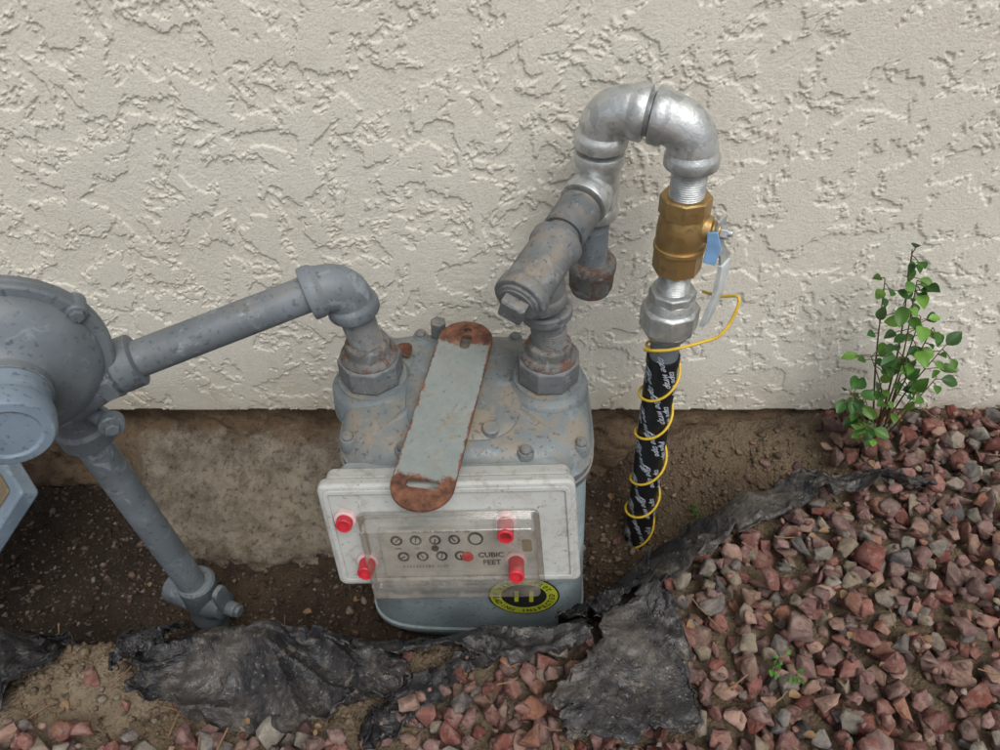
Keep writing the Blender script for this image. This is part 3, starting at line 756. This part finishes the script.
# ------------------------------------------------------------ leaning panel at the left edge
ub=empty('utility_box_lid')
P0=V((-.542,-.233,.115)); P1=V((-.665,-.10,.135)); P2=V((-.620,-.365,-.025))
u_=(P1-P0).normalized(); w_=(P2-P0); w_=(w_-u_*w_.dot(u_)).normalized(); n_=u_.cross(w_).normalized()
if n_.z<0: n_=-n_
LM=Matrix(((u_.x,w_.x,n_.x,P0.x),(u_.y,w_.y,n_.y,P0.y),(u_.z,w_.z,n_.z,P0.z),(0,0,0,1)))
b=B(); b.add(rbox(0,.24,0,.21,-.022,0,.006)); b.obj('frame',['regcap'],ub,bevel=.003,mat4=LM)
b=B(); b.add(rbox(.016,.228,.012,.198,-.004,.003,.004)); b.obj('panel',['tan'],ub,bevel=.0015,mat4=LM)
# ------------------------------------------------------------ plants
def leafgeo(base,d,size,up,fold=.25,curl=.25):
    d=V(d).normalized(); s_=d.cross(V(up)).normalized(); n_=s_.cross(d).normalized(); vs=[];
    prof=[(0,0.03),(.15,.26),(.35,.40),(.55,.40),(.75,.30),(.92,.13),(1,.01)]
    for t,w in prof:
        c=base+d*size*t-n_*curl*size*t*t
        for k in(-1,-.5,0,.5,1): vs.append(c+s_*size*w*k*.9+n_*abs(k)*w*fold*size*1.2)
    fs=[(j*5+i,j*5+i+1,(j+1)*5+i+1,(j+1)*5+i) for j in range(6) for i in range(4)]
    return vs,fs
def plant(name,base,tips,lsz,nper,seed=1,stemr=.0016,spreadr=.018,lc=((76,116,46),(50,92,38),(104,146,60),(60,102,42))):
    rnd=random.Random(seed); b=B(); colr=[]
    def addl(vf,c):
        b.add(vf,0); colr.extend([c]*len(vf[0]))
    for tip,k in tips:
        tip=V(tip); base_=V(base)+V((rnd.uniform(-.008,.008),rnd.uniform(-.006,.006),-.006))
        mid=base_.lerp(tip,.5)+V((rnd.uniform(-.012,.012),rnd.uniform(-.012,.006),rnd.uniform(0,.012)))
        path=cat([base_,mid,tip],12)
        vf=sweep(path,[stemr*(1-.7*i/len(path)) for i in range(len(path))],6); b.add(vf,1); colr.extend([(.1,.1,.05,1)]*len(vf[0]))
        for q in range(int(nper*k)):
            t=1-rnd.random()**1.3*.62 if q>2 else 1-.04*q; p=path[int(t*(len(path)-1))]
            d=V((rnd.gauss(0,1),rnd.gauss(0,1)-.3,rnd.gauss(.25,.6))).normalized()
            tw=p+d*rnd.uniform(.003,spreadr)
            if tw.y>-.012: tw.y=-.012; d.y=-abs(d.y)
            vf=sweep([p,(p+tw)/2+V((0,0,.001)),tw],.0006,5); b.add(vf,1); colr.extend([(.1,.1,.05,1)]*len(vf[0]))
            c=srgb(*rnd.choice(lc)); kk=rnd.uniform(.7,1.25); c=(c[0]*kk,c[1]*kk,c[2]*kk,1)
            d2=(d+V((0,-.25,rnd.uniform(-.3,.4)))).normalized()
            if tw.y+d2.y*lsz>-.006: d2.y=-abs(d2.y)
            addl(leafgeo(tw,d2,lsz*rnd.uniform(.6,1.2),V((rnd.gauss(0,.35),rnd.gauss(-.4,.3),1)),rnd.uniform(.1,.5),rnd.uniform(0,.45)),c)
    ob=b.obj(name,['leaf','stem'],angle=60)
    at=ob.data.color_attributes.new('Col','FLOAT_COLOR','POINT'); at.data.foreach_set('color',np.array(colr,dtype=np.float32).ravel()); return ob
plant('shrub_seedling',(.530,-.055,tz(.530,-.055)+.01),[((.446,-.07,.332),1),((.428,-.075,.296),.8),((.468,-.07,.290),.9),((.490,-.075,.24),1.0),((.514,-.07,.22),1.0),((.540,-.07,.185),.9),((.545,-.08,.145),.6),
   ((.456,-.07,.175),.9),((.442,-.085,.125),1.0),((.468,-.075,.10),.9),((.474,-.09,.072),.8),((.492,-.08,.18),.8),((.522,-.09,.12),.4),((.490,-.09,.05),.5)],.019,13,5,spreadr=.018)
for i,(x,y,s_) in enumerate([(.299,-.398,.8),(.283,-.10,.5)]):
    z=tz(x,y)+(.03 if rockmask(x,y) else .0)
    plant('weed_sprout',(x,y,z-.01),[((x-.016*s_,y-.004,z+.016*s_),1),((x+.012*s_,y-.01,z+.014*s_),1),((x+.004,y+.008,z+.012*s_),1)],.008,5*s_+1,30+i,.0007,.006,((80,130,46),(66,112,40)))
b=B(); rnd=random.Random(4)
for _ in range(130):
    x=rnd.uniform(-.55,.7);y=rnd.uniform(-.5,-.03)
    if -.18<x<.1 and y>-.33: continue
    z=tz(x,y)+(.034 if rockmask(x,y) else .004); a=rnd.uniform(0,6.28); d=V((math.cos(a),math.sin(a),rnd.uniform(-.1,.2)))
    if rnd.random()<.5: b.add(leafgeo(V((x,y,z)),d,rnd.uniform(.006,.014),V((rnd.gauss(0,.3),rnd.gauss(0,.3),1)),.4,.3))
    else: b.add(sweep([V((x,y,z)),V((x,y,z))+d*.012,V((x,y,z))+d*rnd.uniform(.018,.03)+V((0,.003,0))],.0007,5))
b.obj('leaf_litter',['debris'],angle=60)
b=B(); b.add(leafgeo(V((-.098,-.150,.2475)),V((-.5,.6,.25)),.024,V((.2,-.3,1)),.5,.3)); b.obj('dry_leaf',['rust'],angle=60)
# ------------------------------------------------------------ camera & light
cam=bpy.data.cameras.new('camera'); cam.lens=27; cam.sensor_width=36; cam.clip_start=.02; cam.clip_end=300
co=bpy.data.objects.new('camera',cam); scene.collection.objects.link(co); co.location=(0,-.74,.81); co.rotation_euler=(math.radians(45),0,0); scene.camera=co
w=bpy.data.worlds.new('World'); scene.world=w; w.use_nodes=True; nt=w.node_tree
sky=nt.nodes.new('ShaderNodeTexSky'); sky.sky_type='NISHITA'; sky.sun_disc=False
el=math.radians(60); az=math.radians(155)
sky.sun_elevation=el; sky.sun_rotation=az; sky.air_density=1.0; sky.dust_density=3
hs_=nt.nodes.new('ShaderNodeHueSaturation'); hs_.inputs['Saturation'].default_value=.35
bg=nt.nodes['Background']; nt.links.new(sky.outputs[0],hs_.inputs['Color']); nt.links.new(hs_.outputs[0],bg.inputs[0]); bg.inputs[1].default_value=.15
sd_=V((math.sin(az)*math.cos(el),math.cos(az)*math.cos(el),math.sin(el)))
sun=bpy.data.lights.new('sun','SUN'); sun.energy=1.5; sun.angle=math.radians(34); sun.color=(1,.975,.94)
so_=bpy.data.objects.new('sun',sun); scene.collection.objects.link(so_); so_.rotation_euler=sd_.to_track_quat('Z','Y').to_euler()
scene.view_settings.view_transform='Standard'; scene.view_settings.look='None'; scene.view_settings.exposure=0
